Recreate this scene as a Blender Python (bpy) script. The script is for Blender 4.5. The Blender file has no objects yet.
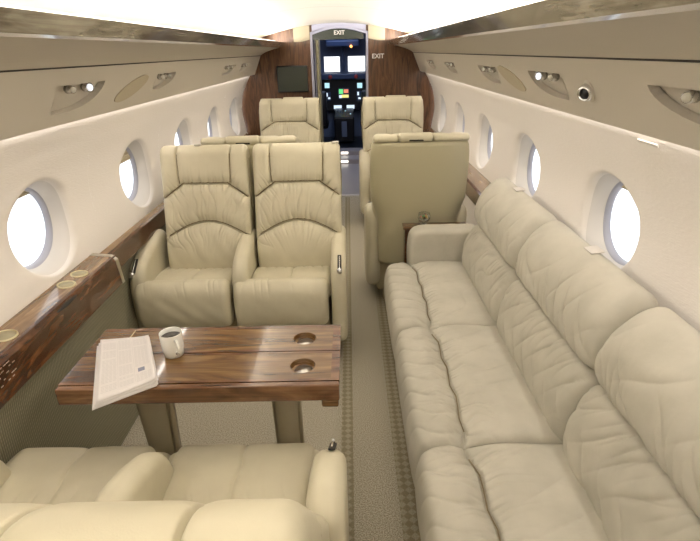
import bpy, bmesh, math, random
import numpy as np
from mathutils import Vector, Matrix
PI = math.pi
random.seed(4)
scene = bpy.context.scene
C = scene.collection

# ---------------------------------------------------------------- camera
CAM = (0.115, 0.0, 1.55)
PITCH, YAW, ROLL, FPX = 0.4142, -0.0046, -0.0216, 500.7
def cam_axes():
    p, y, r = PITCH, YAW, ROLL
    F = Vector((math.sin(y)*math.cos(p), math.cos(y)*math.cos(p), -math.sin(p)))
    R0 = Vector((math.cos(y), -math.sin(y), 0)); U0 = R0.cross(F)
    return F, R0*math.cos(r)+U0*math.sin(r), -R0*math.sin(r)+U0*math.cos(r)
F, R, U = cam_axes()
cd = bpy.data.cameras.new('camera'); cam = bpy.data.objects.new('camera', cd); C.objects.link(cam)
cam.matrix_world = Matrix((( R.x, U.x, -F.x, CAM[0]), (R.y, U.y, -F.y, CAM[1]), (R.z, U.z, -F.z, CAM[2]), (0, 0, 0, 1)))
cd.sensor_width = 36; cd.lens = FPX*36/700; cd.clip_start = .02; cd.clip_end = 200
scene.camera = cam

# ---------------------------------------------------------------- world, lights, exposure
w = bpy.data.worlds.new('world'); scene.world = w; w.use_nodes = True
w.node_tree.nodes['Background'].inputs[0].default_value = (0.93, 0.97, 1.0, 1)
w.node_tree.nodes['Background'].inputs[1].default_value = 1.7
scene.view_settings.view_transform = 'Standard'; scene.view_settings.look = 'None'
scene.view_settings.gamma = 1; scene.view_settings.exposure = 0.17
try: scene.view_settings.use_curve_mapping = False
except Exception: pass

def area(name, loc, target, sx, sy, power, col, spread=180, yaxis=(0, 1, 0)):
    l = bpy.data.lights.new(name, 'AREA'); l.shape = 'RECTANGLE'; l.size = sx; l.size_y = sy
    l.energy = power; l.color = col; l.spread = math.radians(spread)
    o = bpy.data.objects.new(name, l); C.objects.link(o)
    z = (Vector(loc)-Vector(target)).normalized(); y = Vector(yaxis); x = y.cross(z).normalized(); y = z.cross(x)
    o.matrix_world = Matrix(((x.x, y.x, z.x, loc[0]), (x.y, y.y, z.y, loc[1]), (x.z, y.z, z.z, loc[2]), (0, 0, 0, 1)))
    return o
WARM = (1.0, .95, .88)
Y0, Y1 = -1.6, 5.66
for s in (-1, 1):
    area('cove_strip_light', (s*.66, (Y0+Y1)/2, 1.625), (s*.40, (Y0+Y1)/2, 1.80), .07, Y1-Y0-.1, 63, WARM)
    area('wall_wash_light', (s*.915, (Y0+Y1)/2, 1.345), (s*.97, (Y0+Y1)/2, 1.0), .02, Y1-Y0-.1, 11.5, (1.0, .91, .83))
area('vestibule_ceiling_light', (.3, 6.9, 1.84), (.1, 6.9, 0), .5, .8, 10, (.84, .88, 1.0))
area('cockpit_light', (0, 8.6, 1.78), (0, 9, 0), .6, .6, 5, (.55, .68, 1.0))

# ---------------------------------------------------------------- material helpers
def mat(name, col, rough=.5, metal=0, spec=.5, coat=0, emis=None, estr=0):
    m = bpy.data.materials.new(name); m.use_nodes = True
    b = m.node_tree.nodes['Principled BSDF']
    b.inputs['Base Color'].default_value = (*col, 1); b.inputs['Roughness'].default_value = rough
    b.inputs['Metallic'].default_value = metal; b.inputs['Specular IOR Level'].default_value = spec
    b.inputs['Coat Weight'].default_value = coat; b.inputs['Coat Roughness'].default_value = .06
    if emis: b.inputs['Emission Color'].default_value = (*emis, 1); b.inputs['Emission Strength'].default_value = estr
    return m
def nd(m, t, **k):
    n = m.node_tree.nodes.new(t)
    for a, v in k.items():
        if a in n.inputs: n.inputs[a].default_value = v
        else: setattr(n, a, v)
    return n
def lk(m, a, ao, b, bi): m.node_tree.links.new(a.outputs[ao], b.inputs[bi])
def coords(m, scale=(1, 1, 1), rot=(0, 0, 0)):
    t = nd(m, 'ShaderNodeTexCoord'); mp = nd(m, 'ShaderNodeMapping')
    mp.inputs['Scale'].default_value = scale; mp.inputs['Rotation'].default_value = rot
    lk(m, t, 'Object', mp, 'Vector'); return mp
def ramp(m, stops):
    r = nd(m, 'ShaderNodeValToRGB'); e = r.color_ramp.elements
    while len(e) < len(stops): e.new(.5)
    for i, (p, c) in enumerate(stops): e[i].position = p; e[i].color = (*c, 1)
    return r
def bump_noise(m, scale, strength, dist=.002, sc=(1, 1, 1), detail=3, second=None):
    b = m.node_tree.nodes['Principled BSDF']
    mp = coords(m, sc); n = nd(m, 'ShaderNodeTexNoise', Scale=scale, Detail=detail); lk(m, mp, 0, n, 'Vector')
    bp = nd(m, 'ShaderNodeBump', Strength=strength, Distance=dist); lk(m, n, 'Fac', bp, 'Height')
    if second:
        n2 = nd(m, 'ShaderNodeTexNoise', Scale=second[0], Detail=4); lk(m, coords(m, second[3]), 0, n2, 'Vector')
        b2 = nd(m, 'ShaderNodeBump', Strength=second[1], Distance=second[2]); lk(m, n2, 'Fac', b2, 'Height'); lk(m, b2, 0, bp, 'Normal')
    lk(m, bp, 0, b, 'Normal')
def mottled(m, c1, c2, scale, sc=(1, 1, 1), detail=4, lo=.35, hi=.65):
    b = m.node_tree.nodes['Principled BSDF']
    n = nd(m, 'ShaderNodeTexNoise', Scale=scale, Detail=detail); lk(m, coords(m, sc), 0, n, 'Vector')
    r = ramp(m, [(lo, c1), (hi, c2)]); lk(m, n, 'Fac', r, 'Fac'); lk(m, r, 'Color', b, 'Base Color')

M = {}
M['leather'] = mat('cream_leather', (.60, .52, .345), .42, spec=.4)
mottled(M['leather'], (.58, .53, .39), (.64, .59, .44), 6)
bump_noise(M['leather'], 420, .25, .001, second=(14, .35, .006, (1, 1, 1)))
M['shell'] = mat('shaded_cream_leather', (.44, .40, .265), .45, spec=.4)  # same cream leather; greener, dimmer light on the backs is in the colour
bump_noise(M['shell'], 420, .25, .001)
M['sofa'] = mat('sofa_fabric', (.57, .51, .39), .75, spec=.25)
mottled(M['sofa'], (.48, .455, .38), (.54, .51, .43), 9)
bump_noise(M['sofa'], 700, .5, .0012, second=(11, .45, .01, (1, 1, 1)))
M['crease_shade'] = mat('crease_shade_dark', (.23, .18, .10), .6)  # dark tone for added seam lines, crease shade put into their colour
M['wall'] = mat('wall_fabric', (.77, .725, .675), .8, spec=.2)
bump_noise(M['wall'], 130, .4, .003, sc=(1, .35, 1.6))
M['trimpanel'] = mat('valance_vinyl', (.53, .485, .41), .6, spec=.3)
bump_noise(M['trimpanel'], 260, .2, .001)
M['ceiling'] = mat('ceiling_vinyl', (.86, .82, .75), .55, spec=.3)
M['oval'] = mat('speaker_cloth', (.44, .38, .27), .8)
bump_noise(M['oval'], 600, .4, .001)
M['reveal'] = mat('window_reveal_plastic', (.62, .58, .53), .5)
M['winring'] = mat('window_inner_ring', (.40, .40, .46), .3)
M['shade'] = mat('window_shade_pleat', (.55, .47, .33), .5)
M['chrome'] = mat('chrome', (.75, .75, .76), .18, metal=1)
M['brass'] = mat('satin_gold', (.60, .53, .34), .35, metal=1)
M['cupbase'] = mat('cup_base_khaki', (.36, .32, .20), .4)
M['steel'] = mat('satin_metal', (.62, .60, .55), .3, metal=1)
M['black'] = mat('black_plastic', (.012, .013, .017), .35)
M['navy'] = mat('dark_blue_panel', (.035, .055, .11), .4)
M['slate'] = mat('slate_blue_liner', (.16, .20, .30), .6)
M['screen'] = mat('dark_screen', (.035, .045, .035), .15, coat=.4)
M['white'] = mat('white_ceramic', (.82, .81, .76), .18, coat=.4)
M['coffee'] = mat('coffee', (.03, .014, .008), .08)
M['paper'] = mat('newsprint', (.74, .70, .68), .85)
M['ink'] = mat('print_ink', (.60, .57, .56), .9)
M['ink_dark'] = mat('print_ink_blue', (.25, .26, .34), .9)
M['leg'] = mat('table_leg_beige', (.34, .29, .19), .5)
M['tile'] = mat('vestibule_tile', (.42, .38, .38), .38, coat=.1)
M['jamb'] = mat('door_jamb_grey', (.42, .42, .53), .35)
M['doorleaf'] = mat('door_edge_khaki', (.27, .25, .16), .5)
M['signwhite'] = mat('sign_letters', (.80, .77, .72), .4)
M['ledgeink'] = mat('ledge_lettering', (.50, .44, .36), .5)
M['lampglow'] = mat('lamp_lens', (.9, .9, .95), .2, emis=(.8, .86, 1.0), estr=.7)
M['lampoff'] = mat('lamp_lens_unlit', (.65, .62, .55), .15, coat=.5)
M['steplight'] = mat('step_lamp', (1, .95, .85), .3, emis=(1, .93, .8), estr=3)
M['gap_shade'] = mat('dark_gap', (.03, .026, .02), .8)  # near-black colour stands in for the shade inside slots and grooves
M['amber'] = mat('amber_lamp', (1, .4, .1), .3, emis=(1, .35, .08), estr=3)
M['red'] = mat('red_knob', (.45, .05, .04), .4)
for nm, col in (('cyan', (.45, .75, .85)), ('lit', (.70, .85, 1.0)), ('green', (.15, .75, .25)), ('yellow', (.9, .8, .25)), ('redscr', (.9, .25, .15))):
    M['s_'+nm] = mat('screen_'+nm, (.02, .02, .02), .3, emis=col, estr=1.1)
m = bpy.data.materials.new('clear_glass'); m.use_nodes = True; nt = m.node_tree; nt.nodes.remove(nt.nodes['Principled BSDF'])
tr = nd(m, 'ShaderNodeBsdfTransparent'); gl = nd(m, 'ShaderNodeBsdfGlossy', Roughness=.03); mx = nd(m, 'ShaderNodeMixShader'); lw = nd(m, 'ShaderNodeLayerWeight', Blend=.35)
tr.inputs[0].default_value = (.92, .95, .93, 1)
lk(m, lw, 'Facing', mx, 0); lk(m, tr, 0, mx, 1); lk(m, gl, 0, mx, 2); nt.links.new(mx.outputs[0], nt.nodes['Material Output'].inputs[0]); M['glass'] = m
# window pane: clear, a little reflective
m = bpy.data.materials.new('window_pane_glass'); m.use_nodes = True; nt = m.node_tree; nt.nodes.remove(nt.nodes['Principled BSDF'])
tr = nd(m, 'ShaderNodeBsdfTransparent'); gl = nd(m, 'ShaderNodeBsdfGlossy', Roughness=.03); mx = nd(m, 'ShaderNodeMixShader', Fac=.06)
lk(m, tr, 0, mx, 1); lk(m, gl, 0, mx, 2); nt.links.new(mx.outputs[0], nt.nodes['Material Output'].inputs[0]); M['pane'] = m

def walnut(name, axis, c=((.04, .016, .005), (.125, .058, .019), (.25, .135, .05)), scale=3.2, coat=.7, rough=.25, figure=1.0):
    """axis: index of the grain direction"""
    m = mat(name, c[1], rough, coat=coat)
    b = m.node_tree.nodes['Principled BSDF']
    sc = [7.0, 7.0, 7.0]; sc[axis] = 1.1
    mp = coords(m, tuple(sc))
    n0 = nd(m, 'ShaderNodeTexNoise', Scale=.9, Detail=2); lk(m, mp, 0, n0, 'Vector')
    ad = nd(m, 'ShaderNodeMixRGB', blend_type='ADD', Fac=.9*figure); lk(m, mp, 0, ad, 1); lk(m, n0, 'Color', ad, 2)
    n1 = nd(m, 'ShaderNodeTexNoise', Scale=scale, Detail=6, Roughness=.6); lk(m, ad, 0, n1, 'Vector')
    n1.inputs['Distortion'].default_value = 1.6*figure
    r = ramp(m, [(.32, c[0]), (.5, c[1]), (.68, c[2])]); lk(m, n1, 'Fac', r, 'Fac')
    sc2 = [160., 160., 160.]; sc2[axis] = 4
    n2 = nd(m, 'ShaderNodeTexNoise', Scale=1, Detail=2); lk(m, coords(m, tuple(sc2)), 0, n2, 'Vector')
    r2 = ramp(m, [(.35, (.55, .5, .45)), (.6, (1, 1, 1))]); lk(m, n2, 'Fac', r2, 'Fac')
    mu = nd(m, 'ShaderNodeMixRGB', blend_type='MULTIPLY', Fac=.6); lk(m, r, 'Color', mu, 1); lk(m, r2, 'Color', mu, 2)
    lk(m, mu, 'Color', b, 'Base Color')
    return m
M['walnut_x'] = walnut('walnut_table', 0, scale=2.6)
M['walnut_inlay'] = walnut('walnut_table_inlay', 0, c=((.05, .021, .006), (.18, .09, .028), (.32, .19, .068)), scale=1.6, figure=1.3)
M['walnut_edge'] = walnut('walnut_table_edge', 0, c=((.07, .026, .009), (.15, .062, .024), (.25, .12, .05)), scale=2.0)
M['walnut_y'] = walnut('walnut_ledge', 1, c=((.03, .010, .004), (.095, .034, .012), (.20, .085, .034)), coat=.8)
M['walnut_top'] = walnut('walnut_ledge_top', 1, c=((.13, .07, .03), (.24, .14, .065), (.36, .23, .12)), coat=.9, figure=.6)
M['walnut_z'] = walnut('walnut_bulkhead', 2, c=((.05, .019, .007), (.125, .052, .020), (.20, .095, .04)), scale=3.5, coat=.3, rough=.35, figure=.7)
M['band'] = walnut('polished_cove_band', 1, c=((.10, .085, .06), (.19, .165, .125), (.30, .27, .21)), coat=1, rough=.12, figure=.8)  # walnut greyed so its colour carries the mirror-like reflection

# carpet
m = mat('speckled_carpet', (.3, .26, .18), .95, spec=.1); M['carpet'] = m
mottled(m, (.30, .27, .20), (.62, .57, .46), 220, detail=2, lo=.38, hi=.62); bump_noise(m, 350, .8, .004)
# carpet border strip: rows of lozenges
m = mat('carpet_border', (.2, .17, .11), .95, spec=.1); M['border'] = m
mp = coords(m, (1, 1, 1)); sp = nd(m, 'ShaderNodeSeparateXYZ'); lk(m, mp, 0, sp, 0)
def mth(m, op, a, b=None, ao=0):
    n = nd(m, 'ShaderNodeMath', operation=op)
    m.node_tree.links.new(a, n.inputs[0])
    if b is not None:
        if isinstance(b, (int, float)): n.inputs[1].default_value = b
        else: m.node_tree.links.new(b, n.inputs[1])
    return n.outputs[0]
u_ = mth(m, 'PINGPONG', mth(m, 'MULTIPLY', sp.outputs['Y'], 30.0), 1.0)
v_ = mth(m, 'PINGPONG', mth(m, 'MULTIPLY', sp.outputs['X'], 30.0), 1.0)
d_ = mth(m, 'ADD', mth(m, 'ABSOLUTE', mth(m, 'SUBTRACT', u_, .5)), mth(m, 'ABSOLUTE', mth(m, 'SUBTRACT', v_, .5)))
r = ramp(m, [(.40, (.42, .38, .28)), (.56, (.30, .26, .175))]); m.node_tree.links.new(d_, r.inputs['Fac'])
nn = nd(m, 'ShaderNodeTexNoise', Scale=300, Detail=2); lk(m, coords(m), 0, nn, 'Vector')
mu = nd(m, 'ShaderNodeMixRGB', blend_type='OVERLAY', Fac=.5); lk(m, r, 0, mu, 1); lk(m, nn, 'Fac', mu, 2)
lk(m, mu, 0, m.node_tree.nodes['Principled BSDF'], 'Base Color'); bump_noise(m, 350, .8, .004)
# ribbed side panel
m = mat('ribbed_side_carpet', (.28, .26, .18), .9, spec=.15); M['ribbed'] = m
mp = coords(m, (1, 1, 1), (0, 0, 0))
wv = nd(m, 'ShaderNodeTexWave', Scale=36, bands_direction='Y'); wv.inputs['Distortion'].default_value = 0; lk(m, mp, 0, wv, 'Vector')
wz = nd(m, 'ShaderNodeTexWave', Scale=20, bands_direction='Z'); lk(m, mp, 0, wz, 'Vector')
mu = nd(m, 'ShaderNodeMixRGB', blend_type='MULTIPLY', Fac=.45); lk(m, wv, 'Fac', mu, 1); lk(m, wz, 'Fac', mu, 2)
r = ramp(m, [(.1, (.20, .185, .125)), (.8, (.33, .305, .215))]); lk(m, mu, 0, r, 'Fac'); lk(m, r, 0, m.node_tree.nodes['Principled BSDF'], 'Base Color')
bp = nd(m, 'ShaderNodeBump', Strength=.6, Distance=.003); lk(m, mu, 0, bp, 'Height'); lk(m, bp, 0, m.node_tree.nodes['Principled BSDF'], 'Normal')

# ---------------------------------------------------------------- object helpers
def link(name, bm, m, parent=None, smooth=True, recalc=True):
    if recalc: bmesh.ops.recalc_face_normals(bm, faces=bm.faces)
    me = bpy.data.meshes.new(name); bm.to_mesh(me); bm.free()
    if smooth: me.shade_smooth()
    ms = m if isinstance(m, (list, tuple)) else [m]
    for q in ms: me.materials.append(q)
    o = bpy.data.objects.new(name, me); C.objects.link(o)
    if parent: o.parent = parent
    return o
def tag(o, label, cat=None, group=None):
    o['label'] = label
    if cat: o['category'] = cat
    if group: o['group'] = group
    return o
def thing(name, label, cat, loc=(0, 0, 0), rz=0, group=None):
    o = bpy.data.objects.new(name, None); C.objects.link(o); o.location = loc; o.rotation_euler = (0, 0, rz)
    return tag(o, label, cat, group)
def struct(o): o['kind'] = 'structure'; return o
def box(bm, c, s, bev=0, seg=2, rot=None):
    r = bmesh.ops.create_cube(bm, size=1); vs = r['verts']
    for v in vs: v.co = Vector((v.co.x*s[0], v.co.y*s[1], v.co.z*s[2]))
    if bev:
        es = list({e for v in vs for e in v.link_edges})
        rr = bmesh.ops.bevel(bm, geom=es, offset=bev, segments=seg, affect='EDGES', profile=.5)
        vs = list({v for f in rr['faces'] for v in f.verts} | {v for v in vs if v.is_valid})
    mx = Matrix.Translation(c) @ (rot.to_4x4() if rot else Matrix())
    for v in vs: v.co = mx @ v.co
    return vs
def cyl(bm, c, r, h, axis='z', seg=32, r2=None, rot=None):
    rr = bmesh.ops.create_cone(bm, cap_ends=True, segments=seg, radius1=r, radius2=r if r2 is None else r2, depth=h)
    q = {'z': Matrix(), 'x': Matrix.Rotation(PI/2, 4, 'Y'), 'y': Matrix.Rotation(-PI/2, 4, 'X')}[axis]
    mx = Matrix.Translation(c) @ (rot.to_4x4() if rot else Matrix()) @ q
    for v in rr['verts']: v.co = mx @ v.co
    return rr['verts']
def lathe(bm, prof, seg=40, c=(0, 0, 0)):
    rings = []
    for r, z in prof:
        rings.append([bm.verts.new((c[0]+r*math.cos(2*PI*i/seg), c[1]+r*math.sin(2*PI*i/seg), c[2]+z)) for i in range(seg)])
    for a, b in zip(rings, rings[1:]):
        for i in range(seg): bm.faces.new((a[i], a[(i+1) % seg], b[(i+1) % seg], b[i]))
    if prof[0][0] > 1e-6 and prof[0][0] < .5: bm.faces.new(rings[0][::-1])
    bmesh.ops.remove_doubles(bm, verts=bm.verts, dist=1e-6)
def tube(bm, pts, r, seg=12, closed=False):
    P = [Vector(p) for p in pts]; rings = []
    n = len(P)
    for i, p in enumerate(P):
        a = P[(i-1) % n] if (i > 0 or closed) else P[i]; b = P[(i+1) % n] if (i < n-1 or closed) else P[i]
        t = (b-a).normalized(); up = Vector((0, 0, 1)) if abs(t.z) < .9 else Vector((1, 0, 0))
        x = t.cross(up).normalized(); y = x.cross(t)
        rings.append([bm.verts.new(p+(x*math.cos(2*PI*k/seg)+y*math.sin(2*PI*k/seg))*r) for k in range(seg)])
    m_ = n if closed else n-1
    for i in range(m_):
        a, b = rings[i], rings[(i+1) % n]
        for k in range(seg): bm.faces.new((a[k], a[(k+1) % seg], b[(k+1) % seg], b[k]))
    if not closed: bm.faces.new(rings[0]); bm.faces.new(rings[-1])
def prism(bm, pts, fn0, fn1, cap=True):
    a = [bm.verts.new(fn0(*p)) for p in pts]; b = [bm.verts.new(fn1(*p)) for p in pts]
    n = len(pts)
    for i in range(n): bm.faces.new((a[i], a[(i+1) % n], b[(i+1) % n], b[i]))
    if cap: bm.faces.new(a); bm.faces.new(b)

def resample(ctrl, n, closed=True):
    P = np.array(ctrl, float); k = len(P); out = []
    for i in range(k if closed else k-1):
        if closed: p0, p1, p2, p3 = P[i-1], P[i], P[(i+1) % k], P[(i+2) % k]
        else: p0, p1, p2, p3 = P[max(i-1, 0)], P[i], P[i+1], P[min(i+2, k-1)]
        for t in np.linspace(0, 1, 24, endpoint=False):
            out.append(.5*((2*p1)+(-p0+p2)*t+(2*p0-5*p1+4*p2-p3)*t*t+(-p0+3*p1-3*p2+p3)*t**3))
    Q = np.array(out)
    if closed: Q = np.vstack([Q, Q[:1]])
    d = np.r_[0, np.cumsum(np.hypot(*np.diff(Q, axis=0).T))]
    s = np.linspace(0, d[-1], n, endpoint=not closed)
    return np.c_[np.interp(s, d, Q[:, 0]), np.interp(s, d, Q[:, 1])]
def cushion(name, ctrl, wid, m, parent, n=110, k=72, er=.03, disp=None, axis='x', w0=0.0, shift=None, eb=1.0):
    """closed section (a,z) swept over a width; ends rounded; disp(a,z,w,na,nz) pushes along the normal"""
    S = resample(ctrl, n); area2 = np.sum(S[:, 0]*np.roll(S[:, 1], -1)-np.roll(S[:, 0], -1)*S[:, 1])
    if area2 < 0: S = S[::-1]
    T = np.roll(S, -1, 0)-np.roll(S, 1, 0); T /= np.hypot(*T.T)[:, None]+1e-9
    N = np.c_[T[:, 1], -T[:, 0]]
    for _ in range(3): N = (np.roll(N, 1, 0)+N+np.roll(N, -1, 0)); N /= np.hypot(*N.T)[:, None]
    h = wid/2
    ang = np.linspace(0, PI/2, 8)
    ends = h-er+er*np.sin(ang)
    W = np.r_[-ends[::-1], np.linspace(-(h-er), h-er, k)[1:-1], ends]
    rings = []
    for x in W:
        e = max(0, abs(x)-(h-er))/er; ins = er*(1-math.sqrt(max(0, 1-e*e)))*eb
        P = S-N*ins
        a, z = P[:, 0], P[:, 1]
        if disp is not None:
            fade = 1-e**2
            P = P+N*(disp(a, z, np.full_like(a, x), N[:, 0], N[:, 1])*(.25+.75*fade))[:, None]
        if shift is not None: P = P+shift(P, x)
        xs = np.full(len(P), x+w0)
        rings.append(np.c_[xs, P[:, 0], P[:, 1]] if axis == 'x' else np.c_[P[:, 0], xs, P[:, 1]])
    V = np.vstack(rings); nr = len(rings)
    i0 = np.arange(n); i1 = (i0+1) % n; faces = []
    for r_ in range(nr-1):
        A, B = r_*n, (r_+1)*n
        q = np.c_[A+i0, A+i1, B+i1, B+i0] if axis == 'x' else np.c_[A+i0, B+i0, B+i1, A+i1]
        faces += q.tolist()
    V = np.vstack([V, rings[0].mean(0), rings[-1].mean(0)]); c0 = nr*n; L0 = (nr-1)*n
    if axis == 'x': faces += np.c_[i1, i0, np.full(n, c0)].tolist()+np.c_[L0+i0, L0+i1, np.full(n, c0+1)].tolist()
    else: faces += np.c_[i0, i1, np.full(n, c0)].tolist()+np.c_[L0+i1, L0+i0, np.full(n, c0+1)].tolist()
    me = bpy.data.meshes.new(name); me.from_pydata(V.tolist(), [], faces); me.shade_smooth(); me.materials.append(m)
    o = bpy.data.objects.new(name, me); C.objects.link(o); o.parent = parent
    return o

def snoise(seed):
    rs = np.random.RandomState(seed); fr = rs.uniform(.6, 2.6, 6); ph = rs.uniform(0, 7, 6); am = rs.uniform(.4, 1, 6)
    return lambda t: sum(a*np.sin(f*t+p) for a, f, p in zip(am, fr, ph))/am.sum()*1.8
def segdist(px, py, pts):
    best = np.full_like(px, 9.); along = np.zeros_like(px); side = np.zeros_like(px); acc = 0
    for (x0, y0), (x1, y1) in zip(pts, pts[1:]):
        dx, dy = x1-x0, y1-y0; L = math.hypot(dx, dy)
        t = np.clip(((px-x0)*dx+(py-y0)*dy)/(L*L), 0, 1)
        d = np.hypot(px-x0-t*dx, py-y0-t*dy); mk = d < best
        best = np.where(mk, d, best); along = np.where(mk, acc+t*L, along)
        side = np.where(mk, np.sign((px-x0)*dy-(py-y0)*dx), side); acc += L
    return best, along, side
def seam(px, py, pts, deep=.006, sig=.004, broad=.008, bsig=.03, gath=0, glen=.05, gf=120, seed=1, s_only=0):
    d, al, sd = segdist(px, py, pts)
    o = -deep*np.exp(-(d/sig)**2)-broad*np.exp(-(d/bsig)**2)
    if gath:
        f = snoise(seed); ph = al*gf+3*f(al*gf*.13)+1.5*f(d*30+5)
        wv = (1-np.abs(np.sin(ph*.5)))**1.5*(.5+.5*np.clip(f(al*gf*.21+9), -.6, 1))
        msk = 1.0 if not s_only else (sd == s_only)
        o = o-gath*wv*np.exp(-(d/glen)**1.3)*(d > sig*.5)*msk
    return o
def arc(x0, z0, x1, z1, rise, n=14):
    return [(x0+(x1-x0)*i/n, z0+(z1-z0)*i/n+rise*math.sin(PI*i/n)) for i in range(n+1)]

# ---------------------------------------------------------------- cabin shell
ZP = [0, .15, .45, .72, .96, 1.12, 1.24, 1.33, 1.40]
XP = [.90, 1.0, 1.035, 1.010, 1.040, 1.02, .975, .925, .90]
from bisect import bisect
def wx(z):
    # smooth interpolation of the side profile
    z = min(max(z, 0), 1.4); i = min(max(bisect(ZP, z)-1, 0), len(ZP)-2)
    def tg(j):
        if j == 0: return (XP[1]-XP[0])/(ZP[1]-ZP[0])
        if j == len(ZP)-1: return (XP[-1]-XP[-2])/(ZP[-1]-ZP[-2])
        return (XP[j+1]-XP[j-1])/(ZP[j+1]-ZP[j-1])
    h = ZP[i+1]-ZP[i]; t = (z-ZP[i])/h
    return (2*t**3-3*t*t+1)*XP[i]+(t**3-2*t*t+t)*h*tg(i)+(-2*t**3+3*t*t)*XP[i+1]+(t**3-t*t)*h*tg(i+1)
WY = [-.05, .82, 1.72, 2.63, 3.50, 4.35, 5.17]
WOFF = {-1: .075, 1: 0.0}
WZ, WHY, WHZ = .960, .182, .174
CZ0, CZ1 = .74, 1.21
yb = [Y0]+[(a+b)/2 for a, b in zip(WY, WY[1:])]+[5.66]
def sup(t, a, b, e=2.1):
    c, s = math.cos(t), math.sin(t)
    return (math.copysign(abs(c)**(2/e), c)*a, math.copysign(abs(s)**(2/e), s)*b)
def build_wall(sg, name):
    bm = bmesh.new()
    zs_lo = [0, .05, .1, .15, .22, .3, .38, .46, .54, .62, .68, CZ0]; zs_hi = [CZ1, 1.24, 1.27, 1.30, 1.33, 1.36, 1.40]
    for zs in (zs_lo, zs_hi):
        a = [bm.verts.new((sg*wx(z), Y0, z)) for z in zs]; b = [bm.verts.new((sg*wx(z), 5.70, z)) for z in zs]
        for i in range(len(zs)-1): bm.faces.new((a[i], a[i+1], b[i+1], b[i]))
    n = 96; K = 10
    for w_i, yc in enumerate(WY):
        ya, yb_ = yb[w_i], yb[w_i+1]; yc = yc+WOFF[sg]
        # corner-aware ray to the rectangle
        angs = [2*PI*i/n for i in range(n)]
        for cy, cz in ((yb_, CZ1), (ya, CZ1), (ya, CZ0), (yb_, CZ0)):
            t = math.atan2(cz-WZ, cy-yc) % (2*PI); j = min(range(n), key=lambda q: abs((angs[q]-t+PI) % (2*PI)-PI)); angs[j] = t
        rings = []
        for k in range(K+1):
            f = (k/K)**1.6; rg = []
            for t in angs:
                ry, rz = sup(t, WHY, WHZ)
                c, s = math.cos(t), math.sin(t)
                q = min(((yb_-yc) if c > 0 else (ya-yc))/c if abs(c) > 1e-9 else 9e9, ((CZ1-WZ) if s > 0 else (CZ0-WZ))/s if abs(s) > 1e-9 else 9e9)
                y = yc+ry+(c*q-ry)*f; z = WZ+rz+(s*q-rz)*f
                x = wx(z)+.018*math.exp(-(f/.045)**1.2)
                rg.append(bm.verts.new((sg*x, y, z)))
            rings.append(rg)
        for a, b in zip(rings, rings[1:]):
            for i in range(n): bm.faces.new((a[i], a[(i+1) % n], b[(i+1) % n], b[i]))
    bmesh.ops.remove_doubles(bm, verts=bm.verts, dist=.0004)
    return struct(link(name, bm, M['wall']))
build_wall(-1, 'wall_left'); build_wall(1, 'wall_right')

def build_window(sg, yc, idx, shade):
    root = bpy.data.objects.new('window_%d' % idx, None); C.objects.link(root); root.location = (sg*1.08, yc+WOFF[sg], WZ); struct(root)
    n = 72
    def ring(bm, sy, sz, dx, dz=0, follow=1.0):
        out = []
        for i in range(n):
            y, z = sup(2*PI*i/n, sy, sz); z += dz
            x = (wx(WZ+z)*follow+(1-follow)*1.045)+dx
            out.append(bm.verts.new((sg*x-sg*1.08, y, z)))
        return out
    def skin(bm, rs):
        for a, b in zip(rs, rs[1:]):
            for i in range(n): bm.faces.new((a[i], a[(i+1) % n], b[(i+1) % n], b[i]))
    bm = bmesh.new()
    skin(bm, [ring(bm, WHY+.0005, WHZ+.0005, .018, 0, 1), ring(bm, WHY-.003, WHZ-.003, .022, 0, .95), ring(bm, WHY-.009, WHZ-.009, .032, 0, .8), ring(bm, WHY-.017, WHZ-.016, .048, 0, .5), ring(bm, WHY-.025, WHZ-.022, .060, 0, .2)])
    link('window_frame', bm, M['reveal'], root)
    bm = bmesh.new()
    skin(bm, [ring(bm, WHY-.024, WHZ-.021, .060, 0, .2), ring(bm, WHY-.032, WHZ-.028, .062, 0, .1), ring(bm, WHY-.036, WHZ-.032, .082, 0, 0)])
    link('window_ring', bm, M['winring'], root)
    bm = bmesh.new()
    r0 = ring(bm, WHY-.035, WHZ-.031, .081, 0, 0); bm.faces.new(r0)
    link('window_pane', bm, M['pane'], root, smooth=False)
    # pleated shade, drawn a little at the top
    bm = bmesh.new(); hy, hz = WHY-.036, WHZ-.032; rows = []
    K = 10
    for k in range(K+1):
        z = hz-shade*k/K-.001; half = hy*max(0, 1-abs(z/hz)**2.1)**(1/2.1)
        x = .072+(.004 if k % 2 else 0)
        rows.append([bm.verts.new((sg*(1.045+x)-sg*1.08, half*(-1+2*i/12), z)) for i in range(13)])
    for a, b in zip(rows, rows[1:]):
        for i in range(12): bm.faces.new((a[i], a[i+1], b[i+1], b[i]))
    link('window_shade', bm, M['shade'], root, smooth=False)
idx = 1
SH = {(-1, 2.63): .085, (-1, 1.72): .03, (1, 1.72): .035, (1, 2.63): .02, (-1, 3.50): .06}
for sg in (-1, 1):
    for yc in WY:
        build_window(sg, yc, idx, SH.get((sg, yc), .03)); idx += 1

# floor
bm = bmesh.new(); box(bm, (0, 2.05, -.02), (2.1, 7.3, .04)); struct(link('floor', bm, M['carpet'], smooth=False))
for i, (xa, xb) in enumerate(((.055, .105), (.275, .345))):
    bm = bmesh.new(); box(bm, ((xa+xb)/2, 2.02, .001), (xb-xa, 7.2, .006)); struct(link('trim_%d' % (i+1), bm, M['border'], smooth=False))
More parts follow.
